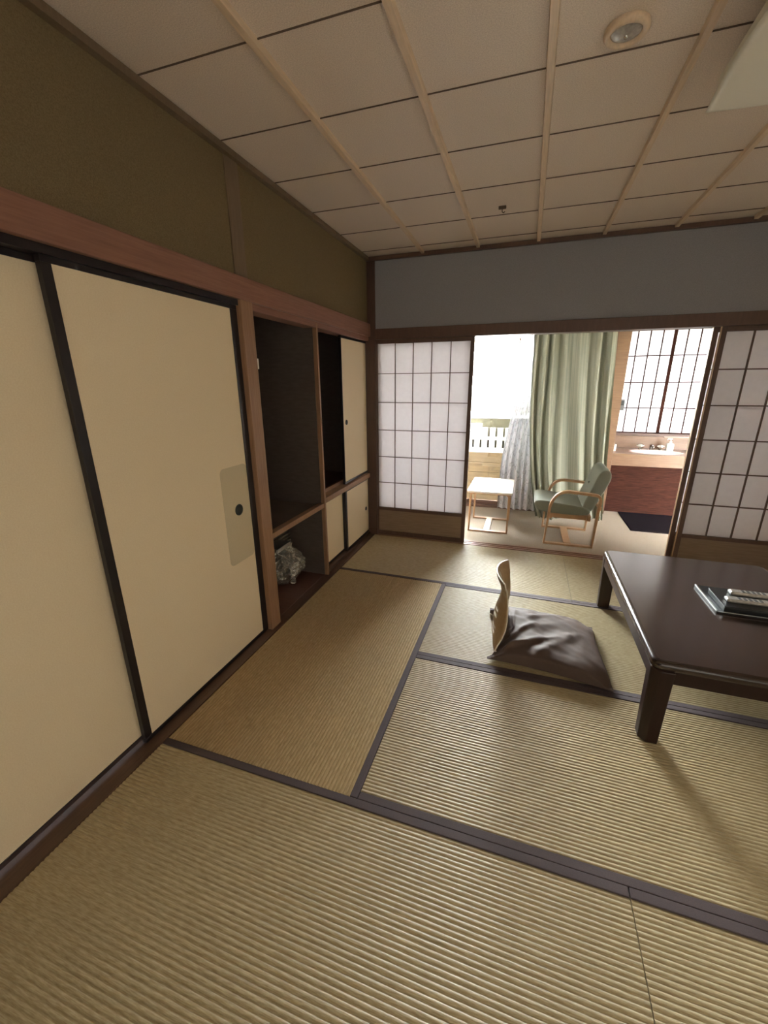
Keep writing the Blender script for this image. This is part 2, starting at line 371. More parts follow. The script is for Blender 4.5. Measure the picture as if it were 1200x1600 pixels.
for i, x in enumerate(xs):
    q = MB().prism([(x-.016, CZ+.006), (x-.012, CZ-.016), (x+.012, CZ-.016), (x+.016, CZ+.006)], -2.2, YB-.018)
    struct('trim_%d' % (14+i), q, 'batten', ('thin pale batten on the ceiling, number %d counted from the closet wall' % (i+1)).replace('number 1 ', 'first ').replace('number 2 ', 'second ').replace('number 3 ', 'third ').replace('number 4 ', 'fourth ').replace('number 5 ', 'fifth ').replace('number 6 ', 'sixth ').replace('number 7 ', 'seventh '), 'ceiling batten')
gm = MB(); y = .85-.44*7
while y < YB:
    gm.box(-.05, XR, y-.002, y+.002, CZ+.0005, CZ+.006); y += .44
struct('trim_30', gm, 'gap', 'dark seams crossing the ceiling boards', 'ceiling seams')

# ------------------------------------------------------------------ tatami mats
PITCH = .0154
def tatami(x0, x1, y0, y1, along, edges, label):
    """along: 'x' or 'y' = direction of the ribs.  edges: subset of 'NSEW' with cloth border"""
    t = empty('tatami_mat', ((x0+x1)/2, (y0+y1)/2, -.045), label, 'tatami mat', 'tatami mats covering the floor')
    g = .0015; x0 += g; x1 -= g; y0 += g; y1 -= g
    m = MB(); a0, a1 = (y0, y1) if along == 'x' else (x0, x1); b0, b1 = (x0, x1) if along == 'x' else (y0, y1)
    n = int((a1-a0)/PITCH); pts = [(a0, -.045)]
    for i in range(n):
        for j in range(6):
            q = j/6; pts.append((a0+(i+q)*(a1-a0)/n, -.0006+.0036*(math.sin(math.pi*q)**.7-1)))
    pts += [(a1, -.0034), (a1, -.045)]
    m.prism(pts, b0, b1, 'x' if along == 'x' else 'y', smooth=True)
    if along == 'y':
        pass
    m.build('rush_cover', 'tatami_'+along, t)
    hw = .030
    for e_ in edges:
        bx = {'N': (x0, x1, y1-hw, y1+.0008), 'S': (x0, x1, y0-.0008, y0+hw), 'E': (x1-hw, x1+.0008, y0, y1), 'W': (x0-.0008, x0+hw, y0, y1)}[e_]
        B(*bx, -.044, .0022).build('cloth_border', 'heri', t, bevel=.002)
    return t
tatami(0, 1.84, -.87, 0, 'x', 'NS', 'large foreground tatami mat reaching to the closet doors')
tatami(1.84, XR, -.87, 0, 'x', 'NS', 'foreground tatami mat right of the fine seam at bottom right')
tatami(0, .92, 0, 1.87, 'y', 'E', 'tatami mat with lengthwise ribs beside the open alcoves')
tatami(.92, 2.76, 0, .932, 'x', 'NS', 'tatami mat in front of the floor cushion carrying the near table leg')
tatami(.92, 2.76, .932, 1.87, 'x', 'NS', 'tatami mat lying under the brown floor cushion')
tatami(0, 1.84, 1.87, YB, 'x', 'S', 'far tatami mat in front of the bright left paper screen')
tatami(1.84, XR, 1.87, YB, 'x', 'S', 'far tatami mat behind the low table, right of the seam')
tatami(2.76, XR, 0, 1.87, 'y', 'W', 'tatami mat hidden mostly under the right end of the low table')

# ------------------------------------------------------------------ closet doors (fusuma)
def fusuma(idx, x, y0, y1, z0, z1, pull_y, pull_z, label, stile=(.018, .018), th=.02, r=.032):
    d = empty('door_%d' % idx, (x-th/2, (y0+y1)/2, z0), label, 'sliding door', None, 'structure')
    B(x-th, x-.002, y0+.004, y1-.004, z0+.004, z1-.004).build('paper_panel', 'fusuma', d)
    f = MB().box(x-th-.001, x+.002, y0, y1, z0, z0+.02).box(x-th-.001, x+.002, y0, y1, z1-.02, z1)
    f.box(x-th-.001, x+.002, y0, y0+stile[0], z0+.02, z1-.02).box(x-th-.001, x+.002, y1-stile[1], y1, z0+.02, z1-.02)
    f.build('frame', 'black', d, bevel=.0015)
    if pull_y is not None:
        m = MB().lathe([(r, -.001), (r, .002), (r-.003, .0035), (r-.006, .002), (r-.009, .0002), (0, .0002)], (x, pull_y, pull_z), 'x')
        m.build('finger_pull', 'pull', d)
    return d
fusuma(1, -.095, -.95, .01, .005, 1.905, None, 0, 'nearest cream paper closet door, set back behind the wide one', (.02, .02))
d2 = fusuma(2, -.06, -.058, .885, .005, 1.905, .733, .855, 'wide cream paper closet door with round black finger pull', (.034, .05))
pp = [(p[0], p[1]) for p in rrect(.616, .834, .555, 1.10, .03)]
MB().prism(pp, -.0615, -.0608, 'x').build('reinforcing_paper', 'fusuma2', d2, label='greyer paper patch around the finger pull')
fusuma(3, -.07, 2.205, YB, .662, 1.895, 2.275, 1.20, 'tall pale cupboard door next to the corner post', (.006, .004), r=.022)
fusuma(4, -.095, 1.756, 2.21, .03, .612, None, 0, 'small pale cupboard door nearer the open alcove', (.006, .02))
fusuma(5, -.065, 2.185, YB, .03, .612, 2.69, .30, 'small pale cupboard door at the far corner with tiny pull', (.034, .006), r=.02)

# ------------------------------------------------------------------ shoji screens
def shoji(idx, x0, x1, y, z0, z1, label, cols=5, rows=6, kick=.30, paper_in=True, st=.034, th=.028, pale=None, lat=.006):
    d = empty('door_%d' % idx, ((x0+x1)/2, y+th/2, z0), label, 'paper screen', None, 'structure')
    f = MB().box(x0, x0+st, y, y+th, z0, z1).box(x1-st, x1, y, y+th, z0, z1).box(x0+st, x1-st, y, y+th, z1-.035, z1)
    f.box(x0+st, x1-st, y, y+th, kick-.03, kick).box(x0+st, x1-st, y, y+th, z0, z0+.045)
    f.build('frame', 'shojiwood', d, bevel=.001)
    B(x0+st, x1-st, y+.010, y+.016, z0+.045, kick-.03).build('kick_board', 'kick', d)
    a, b, c, e_ = x0+st, x1-st, kick, z1-.035
    l = MB()
    for i in range(1, cols): q = a+(b-a)*i/cols; l.box(q-lat/2, q+lat/2, y+.004, y+.018, c, e_)
    for i in range(1, rows): q = c+(e_-c)*i/rows; l.box(a, b, y+.006, y+.018, q-lat/2, q+lat/2)
    l.build('lattice', 'shojiwood', d)
    MB().add([(a, y+.0185, c), (b, y+.0185, c), (b, y+.0185, e_), (a, y+.0185, e_)], [(0, 1, 2, 3)]).build('shoji_paper', 'shoji', d)
    if pale:
        B(x0-.0012, x0, y, y+th, z0, z1).build('lit_edge', 'shojilit', d)  # lit edge face of the stile, painted as a paler strip
    return d
shoji(6, .004, .928, YB+.020, .0, 1.905, 'bright white paper screen left of the opening', lat=.006)
shoji(9, .030, .924, YB+.062, .0, 1.905, 'second paper screen directly behind the bright left one', lat=.005)
shoji(7, 2.700, 3.624, YB+.020, .0, 1.905, 'front grey-lit paper screen right of the opening', pale=True, lat=.009)
shoji(8, 2.662, 3.586, YB+.062, .0, 1.905, 'rear paper screen pushed behind the front one on the right', pale=True, lat=.006)

# ------------------------------------------------------------------ veranda shell
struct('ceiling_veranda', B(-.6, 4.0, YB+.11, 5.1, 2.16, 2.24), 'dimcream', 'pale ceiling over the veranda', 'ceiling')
struct('wall_veranda_left', B(-.66, -.6, YB+.1, 4.3, 0, 2.2), 'cream', 'left end wall of the veranda', 'wall')
struct('wall_veranda_right', B(4.0, 4.06, YB+.1, 5.1, 0, 2.2), 'cream', 'right end wall of the veranda', 'wall')
struct('wall_veranda_head', B(-.6, 2.42, 4.16, 4.3, 2.10, 2.2), 'cream', 'strip of wall above the veranda glass doors', 'wall')
struct('wall_veranda_side', MB().box(-.6, -.1, 4.16, 4.3, 0, 2.2), 'cream', 'wall beside the veranda glass doors', 'wall')
struct('wall_vanity', MB().box(2.40, 4.0, 4.95, 5.02, 0, .905).box(2.40, 4.0, 4.95, 5.02, 2.125, 2.2).box(3.50, 4.0, 4.95, 5.02, .9, 2.13).box(2.36, 2.46, 4.95, 5.02, .9, 2.13), 'counterface', 'tan wooden wall around the vanity window', 'wall')
struct('trim_21', MB().box(2.24, 2.40, 4.28, 4.42, 0, 2.16).box(2.36, 2.40, 4.42, 4.97, 0, 2.16), 'counterface', 'tan wooden pillar between the green curtain and the vanity', 'pillar', bevel=.003)
struct('trim_22', MB().box(-.1, 2.30, 4.13, 4.30, -.1, .03), 'board', 'dark sill under the veranda glass doors', 'sill')
struct('trim_23', B(2.40, 4.0, 4.925, 4.95, .72, .875), 'counterface', 'wooden splashback board behind the washbasin', 'splashback')
struct('trim_24', MB().box(2.40, 3.9, 4.90, 4.96, .880, .905), 'shojiwood', 'brown sill of the vanity window', 'sill')
struct('trim_25', B(3.05, 3.9, 4.905, 4.93, .865, .878), 'counter', 'slim pale ledge over the soap dispenser', 'ledge')

def glassdoor(idx, x0, x1, y, label):
    d = empty('window_%d' % idx, ((x0+x1)/2, y, .03), label, 'glass door', None, 'structure')
    f = MB().box(x0, x0+.04, y, y+.03, .03, 2.10).box(x1-.04, x1, y, y+.03, .03, 2.10).box(x0+.04, x1-.04, y, y+.03, .03, .075).box(x0+.04, x1-.04, y, y+.03, 2.06, 2.10)
    f.build('window_frame', 'board', d)
    B(x0+.04, x1-.04, y+.012, y+.017, .075, 2.06).build('pane', 'glass', d)
glassdoor(1, -.1, 1.52, 4.19, 'clear glass sliding door with the white fence outside')
glassdoor(2, 1.44, 2.27, 4.255, 'glass sliding door hidden behind the green curtain')
# vanity window: two small shoji
wd = empty('window_3', (2.98, 4.96, .9), 'bright paper lattice window above the washbasin', 'window', None, 'structure')
f = MB()
for x0, x1, y in ((2.465, 2.99, 4.955), (2.98, 3.51, 4.97)):
    f.box(x0, x0+.024, y, y+.014, .905, 2.125).box(x1-.024, x1, y, y+.014, .905, 2.125).box(x0, x1, y, y+.014, .905, .92).box(x0, x1, y, y+.014, 2.105, 2.125)
f.build('window_frame', 'redwood', wd)
l = MB(); pw = MB()
for x0, x1, y in ((2.465, 2.99, 4.955), (2.98, 3.51, 4.97)):
    for i in range(1, 4): q = x0+(x1-x0)*i/4; l.box(q-.006, q+.006, y+.001, y+.011, .92, 2.11)
    for q in (1.213, 1.519, 1.825): l.box(x0+.01, x1-.01, y+.001, y+.011, q-.006, q+.006)
    pw.add([(x0+.01, y+.012, .915), (x1-.01, y+.012, .915), (x1-.01, y+.012, 2.11), (x0+.01, y+.012, 2.11)], [(0, 1, 2, 3)])
l.build('lattice', 'redwood', wd); pw.build('paper_pane', 'shoji_bright', wd)

# ------------------------------------------------------------------ low table
TX0, TX1, TY0, TY1, TZ = 1.995, 2.90, .64, 1.925, .415
t = empty('low_table', ((TX0+TX1)/2, (TY0+TY1)/2, 0), 'dark brown lacquered low table with chamfered legs on the tatami', 'low table')
def slab(x0, x1, y0, y1, prof, r):
    m = MB(); rings = []
    for ins, z in prof:
        pts = rrect(x0+ins, x1-ins, y0+ins, y1-ins, max(r-ins, .005), 6); rings.append([(p[0], p[1], z) for p in pts])
    n = len(rings[0]); vs = [p for q in rings for p in q]
    fs = [(k*n+i, k*n+(i+1) % n, (k+1)*n+(i+1) % n, (k+1)*n+i) for k in range(len(rings)-1) for i in range(n)]
    m.add(vs, fs, True); m.add(rings[0], [tuple(range(n-1, -1, -1))]); m.add(rings[-1], [tuple(range(n))])
    return m
slab(TX0, TX1, TY0, TY1, [(.004, .378), (0, .382), (0, .398), (.003, .406), (.009, .4115), (.016, .4135), (.022, TZ)], .045).build('tabletop', 'table', t)
MB().box(TX0+.006, TX0+.03, TY0+.05, TY1-.05, .315, .378).box(TX1-.03, TX1-.006, TY0+.05, TY1-.05, .315, .378)\
    .box(TX0+.05, TX1-.05, TY0+.006, TY0+.03, .315, .378).box(TX0+.05, TX1-.05, TY1-.03, TY1-.006, .315, .378).build('apron', 'tableleg', t, bevel=.003)
for sx, sy in ((0, 0), (0, 1), (1, 0), (1, 1)):
    cx_ = TX0+.002 if sx == 0 else TX1-.002; cy_ = TY0-.006 if sy == 0 else TY1+.004
    dx = 1 if sx == 0 else -1; dy = 1 if sy == 0 else -1
    L = .085; c = .03
    pts = [(cx_, cy_+dy*c), (cx_+dx*c, cy_), (cx_+dx*L, cy_), (cx_+dx*L, cy_+dy*L), (cx_, cy_+dy*L)]
    m = MB(); n = 5
    ins = lambda p, s_: (cx_+dx*.04+(p[0]-cx_-dx*.04)*s_, cy_+dy*.04+(p[1]-cy_-dy*.04)*s_)
    v = [(*ins(p, .86), .0025) for p in pts]+[(*ins(p, .95), .30) for p in pts]+[(*p, .376) for p in pts]
    fs = [tuple(range(4, -1, -1)), (10, 11, 12, 13, 14)]+[(k_*5+i, k_*5+(i+1) % 5, (k_+1)*5+(i+1) % 5, (k_+1)*5+i) for k_ in (0, 1) for i in range(5)]
    m.add(v, fs); m.build('leg', 'tableleg', t, bevel=.005)

# tray and things on the table
tr = empty('flat_tray', (2.7, 1.32, TZ), 'flat black tray with silver rim on the low table', 'tray')
TA, TB = 2.392, 3.0
slab(TA, TB-.2, 1.165, 1.47, [(0, TZ+.0005), (0, TZ+.008)], .006).build('tray_base', 'tray', tr)
MB().box(TA, TA+.007, 1.168, 1.467, TZ+.008, TZ+.015).build('silver_rim', 'trayedge', tr, label='silver edge strip', bevel=.001)
MB().box(TA+.007, TB-.21, 1.165, 1.169, TZ+.008, TZ+.011).build('front_rim', 'trayedge', tr, bevel=.001)
bx = empty('case', (2.6, 1.25, TZ+.008), 'black glossy box lying on the flat tray under the slim pale cases', 'box')
B(2.425, 2.775, 1.175, 1.380, TZ+.0085, TZ+.034).build('box_body', 'tray', bx, bevel=.003)
B(2.423, 2.777, 1.173, 1.382, TZ+.0342, TZ+.040).build('lid', 'tray', bx, bevel=.002)
def case(x, y, z, L, W_, H, rot, label):
    o = empty('slim_case', (x, y, z), label, 'remote control', 'slim pale cases on the tray')
    m = slab(x, x+L, y-W_/2, y+W_/2, [(.003, z+.0005), (0, z+.004), (0, z+H-.004), (.005, z+H)], .012); b_ = m.build('case_body', 'remote', o)
    q = MB()
    for i in range(5):
        for j in range(3): q.box(x+.05+i*.022, x+.062+i*.022, y-.014+j*.010, y-.008+j*.010, z+H-.001, z+H+.002)
    q.build('buttons', 'grey', o)
    MB().box(x-.0015, x+.010, y-W_/2+.004, y+W_/2-.004, z+.004, z+H-.003).build('end_cap', 'trayedge', o, bevel=.002, label='shiny silver end cap')
    return o
case(2.452, 1.245, TZ+.0402, .20, .045, .018, 0, 'nearer of the two slim pale grey remotes on the black box')
case(2.500, 1.335, TZ+.0402, .22, .045, .020, 0, 'farther of the two slim pale remotes on the black box')
# ------------------------------------------------------------------ zaisu
zx, zy = 1.40, 1.27
z_ = empty('legless_floor_chair', (zx+.1, zy, .003), 'bent plywood legless floor chair with tall narrow back', 'floor chair')
PROF = [(1.80, .012), (1.70, .010), (1.58, .010), (1.46, .012), (1.385, .020), (1.352, .040), (1.365, .075), (1.385, .115), (1.400, .16), (1.406, .21), (1.404, .27), (1.398, .33), (1.391, .385), (1.382, .425), (1.376, .457)]
WID = [.21, .215, .22, .22, .222, .225, .222, .215, .198, .172, .142, .132, .150, .182, .180]
CUR = [0, 0, 0, 0, .006, .022, .042, .060, .074, .072, .052, .036, .044, .053, .056]
def interp(tab, t_):
    q = t_*(len(tab)-1); i = min(int(q), len(tab)-2); s_ = q-i
    a, b = tab[i], tab[i+1]
    s_ = s_*s_*(3-2*s_)*.3+s_*.7
    if isinstance(a, tuple): return tuple(u+(v-u)*s_ for u, v in zip(a, b))
    return a+(b-a)*s_
def shell_pt(t_, v):
    p = interp(PROF, t_); w_ = interp(WID, t_); c = interp(CUR, t_)
    s_ = v*2-1; top = max(0, (t_-.88)/.12)
    z = p[1]-top*.014*abs(s_)**2.6; x = p[0]-c*(1-s_*s_)
    return (x, zy+s_*w_, z+.003)
# shell as grid with slots cut out
NU, NV = 84, 28
sm = MB(); idx = {}
def in_slot(u, v):
    s_ = v*2-1
    if .74 < u < .93 and .10 < abs(s_) < .24: return True
    if (.455 < u < .478 or .495 < u < .518) and abs(s_) < .55 : return True
    if (.60 < u < .622 or .645 < u < .667) and .08 < abs(s_) < .5: return True
    return False
for i in range(NU+1):
    for j in range(NV+1): idx[i, j] = len(sm.v); sm.v.append(Vector(shell_pt(i/NU, j/NV)))
for i in range(NU):
    for j in range(NV):
        if not in_slot((i+.5)/NU, (j+.5)/NV):
            sm.f.append([idx[i, j], idx[i+1, j], idx[i+1, j+1], idx[i, j+1]]); sm.sm.append(True)
shell = sm.build('plywood_shell', 'ply', z_, solid=.009)
shell.data.materials.append(MAT['plyedge'])
shell.modifiers['thick'].material_offset_rim = 1

# cushion (zabuton)
cu = MB()
P00, P10, P11, P01 = Vector((1.315, 1.00)), Vector((1.952, .925)), Vector((1.925, 1.520)), Vector((1.285, 1.565))
def cush(u, v, top):
    p = (P00*(1-u)+P10*u)*(1-v)+(P01*(1-u)+P11*u)*v
    # rear edge pushed forward by the back of the floor chair
    k1 = math.exp(-((u)/.18)**2)*max(0, 1-abs(v-.46)/.44)**.6
    p.x += .105*k1
    # sides bow in between pointed corners
    p.y += .022*math.sin(math.pi*u)*(1-v)*1.0-.022*math.sin(math.pi*u)*v
    p.x -= .018*math.sin(math.pi*v)*u
    e_ = (max(0., math.sin(math.pi*u))*max(0., math.sin(math.pi*v)))
    h = min(1, (max(0., math.sin(math.pi*u))**.20)*(max(0., math.sin(math.pi*v))**.11))
    dc = min(math.hypot(u-a, v-b) for a in (0, 1) for b in (0, 1)); h *= .12+.88*(1-math.exp(-(dc/.11)**2))
    n1 = noise.noise(Vector((u*3.2, v*3.0, 3.1)))
    fold = 0
    for (ax, ay, bx_, by_, wd_, ht) in ((.10, .16, .42, .62, .035, .022), (.16, .10, .62, .40, .04, .020), (.10, .30, .26, .85, .03, .012), (.45, .10, .80, .55, .045, .012), (.12, .08, .34, .20, .022, .020), (.70, .75, .95, .45, .04, .010), (.40, .75, .62, .9, .04, .010)):
        du, dv = bx_-ax, by_-ay; t_ = max(0, min(1, ((u-ax)*du+(v-ay)*dv)/(du*du+dv*dv)))
        d_ = math.hypot(u-ax-t_*du+n1*.03, v-ay-t_*dv)
        fold += ht*math.exp(-(d_/wd_)**2)*(1-.5*t_)
    n2 = noise.noise(Vector((u*7, v*7, 9)))*.008+noise.noise(Vector((u*15, v*13, 2)))*.0035
    dimple = -.016*math.exp(-(((u-.52)/.10)**2+((v-.5)/.10)**2))
    if top: z = .010+.094*h+(fold+n2+dimple)*h
    else: z = .018-.003*h
    return (p.x, p.y, z+.004)
ez = lambda q: .5-.5*math.cos(math.pi*q)
cu.grid(lambda u, v: cush(ez(u), ez(v), True), 110, 110)
cu.grid(lambda u, v: cush(ez(u), ez(v), False), 40, 40)
cu.uv = {}
cush_o = tag(cu.build('floor_cushion', 'cushion'), 'brown square floor cushion with pointed corners on the legless chair', 'cushion')

# ------------------------------------------------------------------ side table
st = empty('side_table', (1.12, 3.44, .0), 'white-topped bentwood side table in the sunlit veranda', 'side table')
slab(.895, 1.345, 3.125, 3.79, [(.002, .437), (0, .439), (0, .458), (.002, .460)], .018).build('tabletop', 'laminate', st)
for y in (3.227, 3.625): MB().box(.935, 1.305, y, y+.018, .405, .437).build('apron_rail', 'laminate', st, bevel=.002)
def loop(x0, x1, z1, r, n=6):
    pts = [(x0, .0), (x1, .0)]
    for cx_, a0 in ((x1-r, 0), (x0+r, 90)):
        for i in range(n+1):
            a = math.radians(a0+90*i/n); pts.append((cx_+r*math.cos(a), z1-r+r*math.sin(a)))
    return pts
for y in (3.185, 3.645):
    MB().rect_loop(loop(.915, 1.325, .436, .045), (y, y+.040), .022).build('leg_frame', 'bent', st, bevel=.003)
B(1.075, 1.140, 3.225, 3.645, .001, .018).build('floor_stretcher', 'bent', st, bevel=.003)

# ------------------------------------------------------------------ armchair
ac = empty('armchair', (1.9, 3.3, 0), 'sage green armchair with bentwood arm loops in the veranda', 'armchair')
def bez(p0, p1, p2, n=7):
    return [tuple(a*(1-t_)**2+2*b*t_*(1-t_)+c*t_*t_ for a, b, c in zip(p0, p1, p2)) for t_ in [i/n for i in range(n+1)]]
arm = [(1.672, 0), (2.118, 0)]+[(2.137, .40)]+bez((2.142, .455), (2.146, .525), (2.085, .532), 6)+bez((1.86, .550), (1.72, .552), (1.688, .375), 10)[0:]
for y in (3.022, 3.545):
    MB().rect_loop(arm, (y, y+.045), .024).build('arm_loop', 'bent', ac, bevel=.003)
B(1.86, 1.93, 3.067, 3.545, .001, .02).build('floor_stretcher', 'bent', ac, bevel=.003)
MB().box(1.70, 1.735, 3.067, 3.545, .255, .30).box(2.04, 2.075, 3.067, 3.545, .255, .31).box(1.70, 2.07, 3.10, 3.13, .255, .30).box(1.70, 2.07, 3.49, 3.52, .255, .30).build('seat_frame', 'bent', ac, bevel=.003)
def pad(path, y0, y1, name, n=10):
    """upholstered pad: closed x-z outline swept in y with rounded ends"""
    cx_ = sum(p[0] for p in path)/len(path); cz_ = sum(p[1] for p in path)/len(path)
    m = MB(); k_ = len(path); ys = [0, .006, .018, .5, -.018, -.006, 0]; sc = [.93, .98, 1, 1.0, 1, .98, .93]
    yy = [y0, y0+.008, y0+.025, (y0+y1)/2, y1-.025, y1-.008, y1]
    vs = []
    for y, s_ in zip(yy, sc): vs += [(cx_+(p[0]-cx_)*s_, y, cz_+(p[1]-cz_)*s_) for p in path]
    fs = [(a*k_+i, a*k_+(i+1) % k_, (a+1)*k_+(i+1) % k_, (a+1)*k_+i) for a in range(len(yy)-1) for i in range(k_)]
    fs += [tuple(range(k_-1, -1, -1)), tuple((len(yy)-1)*k_+i for i in range(k_))]
    return m.add(vs, fs, True).build(name, 'upholstery', ac, subsurf=2)
pad([(1.60, .318), (1.57, .345), (1.553, .385), (1.56, .418), (1.60, .432), (1.75, .415), (1.92, .395), (2.02, .385), (2.07, .36), (2.07, .32), (2.02, .298), (1.85, .300), (1.70, .306)], 3.075, 3.54, 'seat')
pad([(2.01, .335), (1.985, .37), (2.00, .44), (2.035, .53), (2.065, .62), (2.085, .70), (2.12, .752), (2.165, .760), (2.198, .73), (2.205, .67), (2.18, .60), (2.14, .50), (2.105, .41), (2.075, .345), (2.04, .325)], 3.085, 3.53, 'backrest')
MB().lathe([(.011, 0), (.010, .004), (.005, .007), (0, .008)], (2.052, 3.31, .585), 'y', 14).build('tuft_button', 'upholstery', ac)
MB().box(2.13, 2.155, 3.067, 3.545, .37, .40).build('back_rail', 'bent', ac, bevel=.003)

# ------------------------------------------------------------------ curtains
def sst(a, b, x):
    t_ = min(1, max(0, (x-a)/(b-a))); return t_*t_*(3-2*t_)
def curtain(u, v):
    # u across, v = 0 bottom ... 1 top
    z = .035+v*2.06
    xl = 1.405+.16*(1-v)**3+.045*(1-v); xr = 2.20+.13*(1-v)
    ph = u*8.0+.8*math.sin(u*5.3); amp = .021+.012*math.sin(u*9)
    x = xl+(xr-xl)*u+.008*math.sin(2*math.pi*ph*.5+v*2)
    y = 3.90+amp*math.sin(2*math.pi*ph+1.2*math.sin(3*v+u*7))+.018*math.sin(u*17+v*1.5)
    y -= .13*(1-v)**3*math.exp(-((u-.15)/.22)**2)
    return (x, y, z)
cu1 = empty('drape_curtain', (1.9, 3.9, .03), 'sage green striped floor-length curtain drawn beside the veranda door', 'curtain')
MB().grid(curtain, 220, 40).build('drape', 'drape', cu1)
MB().grid(lambda u, v: (curtain(u, 0)[0], curtain(u, 0)[1]-.002, .030+v*.05), 220, 2).build('hem', 'drape', cu1)
def sheer(u, v):
    z = .04+v*2.06
    xl = 1.165+.20*sst(.2, 1.0, v); xr = 1.60-.05*v
    x = xl+(xr-xl)*u
    y = 4.03+.022*math.sin(2*math.pi*(u*6)+v*1.3)+.01*math.sin(u*23)
    return (x, y, z)
cu2 = empty('lace_curtain', (1.4, 4.03, .04), 'white patterned lace curtain hanging beside the clear glass', 'lace curtain')
MB().grid(sheer, 110, 30).build('net', 'lace', cu2)
cr = empty('curtain_rail', (1.1, 3.95, 2.10), 'pale double curtain rail above the veranda door', 'curtain rail')
MB().box(-.1, 2.3, 3.895, 3.92, 2.112, 2.135).box(-.1, 2.3, 4.02, 4.045, 2.112, 2.135).build('rail', 'whiteplastic', cr)
MB().tube([(1.275, 3.98, 2.12), (1.277, 3.98, 2.04), (1.272, 3.98, 1.99)], [.004, .010, .006]).tube([(1.272, 3.98, 1.99), (1.27, 3.98, 1.93)], [.014, .006]).build('pull_cord', 'counterface', cr)

# ------------------------------------------------------------------ vanity
va = empty('vanity_counter', (3.0, 4.65, 0), 'vanity counter with thick tan front over a red-brown panel', 'vanity')
ct = MB()
# top with an oval hole for the basin
bcx, bcy, brx, bry = 2.90, 4.60, .27, .155
seg = 36; outer = []
for i in range(seg):
    a = 2*math.pi*i/seg; c, s_ = math.cos(a), math.sin(a)
    tx = (3.9-bcx if c > 0 else bcx-2.40)/abs(c) if abs(c) > 1e-6 else 9; ty = (4.925-bcy if s_ > 0 else bcy-4.395)/abs(s_) if abs(s_) > 1e-6 else 9
    k_ = min(tx, ty); outer.append((bcx+c*k_, bcy+s_*k_, .72))
inner = [(bcx+brx*math.cos(2*math.pi*i/seg), bcy+bry*math.sin(2*math.pi*i/seg), .72) for i in range(seg)]
ct.add(outer+inner, [(i, (i+1) % seg, (i+1) % seg+seg, i+seg) for i in range(seg)])
ct.add([(2.40, 4.395, .72), (2.40, 4.925, .72), (3.9, 4.395, .72), (3.9, 4.925, .72)]+[outer[0]], [])
ct.build('countertop', 'counter', va)
# corner fill triangles are covered by the thin apron slab below
MB().box(2.40, 3.9, 4.395, 4.42, .577, .7195).box(2.40, 3.9, 4.88, 4.925, .70, .7195).box(2.40, 2.6, 4.42, 4.88, .70, .7195).box(3.2, 3.9, 4.42, 4.88, .70, .7195).build('front_fascia', 'counterface', va)
B(2.40, 3.9, 4.425, 4.445, .0, .577).build('lower_panel', 'redwood', va)
bs = MB(); rings = [(1.06, .722), (1.05, .728), (1.0, .728), (.96, .715), (.80, .66), (.45, .62), (.05, .615)]
vs_ = []
for s_, z in rings: vs_ += [(bcx+brx*s_*math.cos(2*math.pi*i/seg), bcy+bry*s_*math.sin(2*math.pi*i/seg), z) for i in range(seg)]
bs.add(vs_, [(k_*seg+i, k_*seg+(i+1) % seg, (k_+1)*seg+(i+1) % seg, (k_+1)*seg+i) for k_ in range(len(rings)-1) for i in range(seg)], True)
bs.build('basin', 'basin', va)
def tap(x, y, label):
    o = empty('tap_handle', (x, y, .72), label, 'tap')
    MB().lathe([(.026, .721), (.026, .728), (.014, .734), (.012, .752), (0, .753)], (x, y, 0), seg=18).build('base', 'chrome', o)
    k_ = MB().lathe([(0, .786), (.018, .785), (.028, .778), (.030, .764), (.022, .753), (0, .752)], (x, y, 0), seg=18)
    k_.box(x-.040, x+.040, y-.008, y+.008, .762, .776).box(x-.008, x+.008, y-.040, y+.040, .762, .776)
    k_.build('cross_knob', 'whiteplastic', o, bevel=.003)
tap(2.785, 4.80, 'pale cross-head tap at the left of the spout')
tap(3.005, 4.80, 'pale cross-head tap between spout and soap bottle')
sp_ = empty('basin_spout', (2.90, 4.80, .72), 'low chrome spout between the two taps', 'spout')
MB().lathe([(.028, .721), (.028, .727), (.018, .735), (.016, .750), (0, .751)], (2.90, 4.80, 0), seg=18).build('base', 'chrome', sp_)
MB().tube([(2.90, 4.80, .74), (2.90, 4.79, .775), (2.90, 4.75, .785), (2.90, 4.70, .775), (2.90, 4.685, .760)], [.014, .014, .012, .011, .010]).build('spout_pipe', 'chrome', sp_)
so = empty('soap_dispenser', (3.085, 4.75, .72), 'white pump soap bottle at the right of the taps', 'soap bottle')
slab(3.048, 3.122, 4.722, 4.778, [(.003, .7205), (0, .724), (0, .80), (.006, .812), (.020, .820)], .012).build('bottle_body', 'whiteplastic', so)
MB().lathe([(.015, .82), (.015, .838), (.006, .84), (.006, .862), (0, .862)], (3.085, 4.75, 0), seg=16).build('collar', 'whiteplastic', so)
MB().box(3.050, 3.102, 4.742, 4.758, .860, .874).box(3.046, 3.054, 4.744, 4.756, .850, .866).build('pump_head', 'whiteplastic', so, bevel=.003)
MB().box(3.058, 3.112, 4.7212, 4.7218, .745, .795).build('label_patch', 'basin', so)
cupo = tag(MB().lathe([(0, .7205), (.026, .7205), (.030, .80), (.027, .80), (.023, .726), (0, .725)], (2.455, 4.60, 0), seg=20).build('cup', 'whiteplastic'), 'small white cup at the left end of the vanity counter', 'cup')
bxp = empty('wall_thermostat', (2.43, 4.40, 1.22), 'small dark grey control box on the pillar by the window', 'control box')
B(2.395, 2.455, 4.375, 4.40, 1.215, 1.335).build('box_body', 'grey', bxp, bevel=.004)
B(2.403, 2.447, 4.371, 4.376, 1.27, 1.32).build('display', 'pull', bxp)
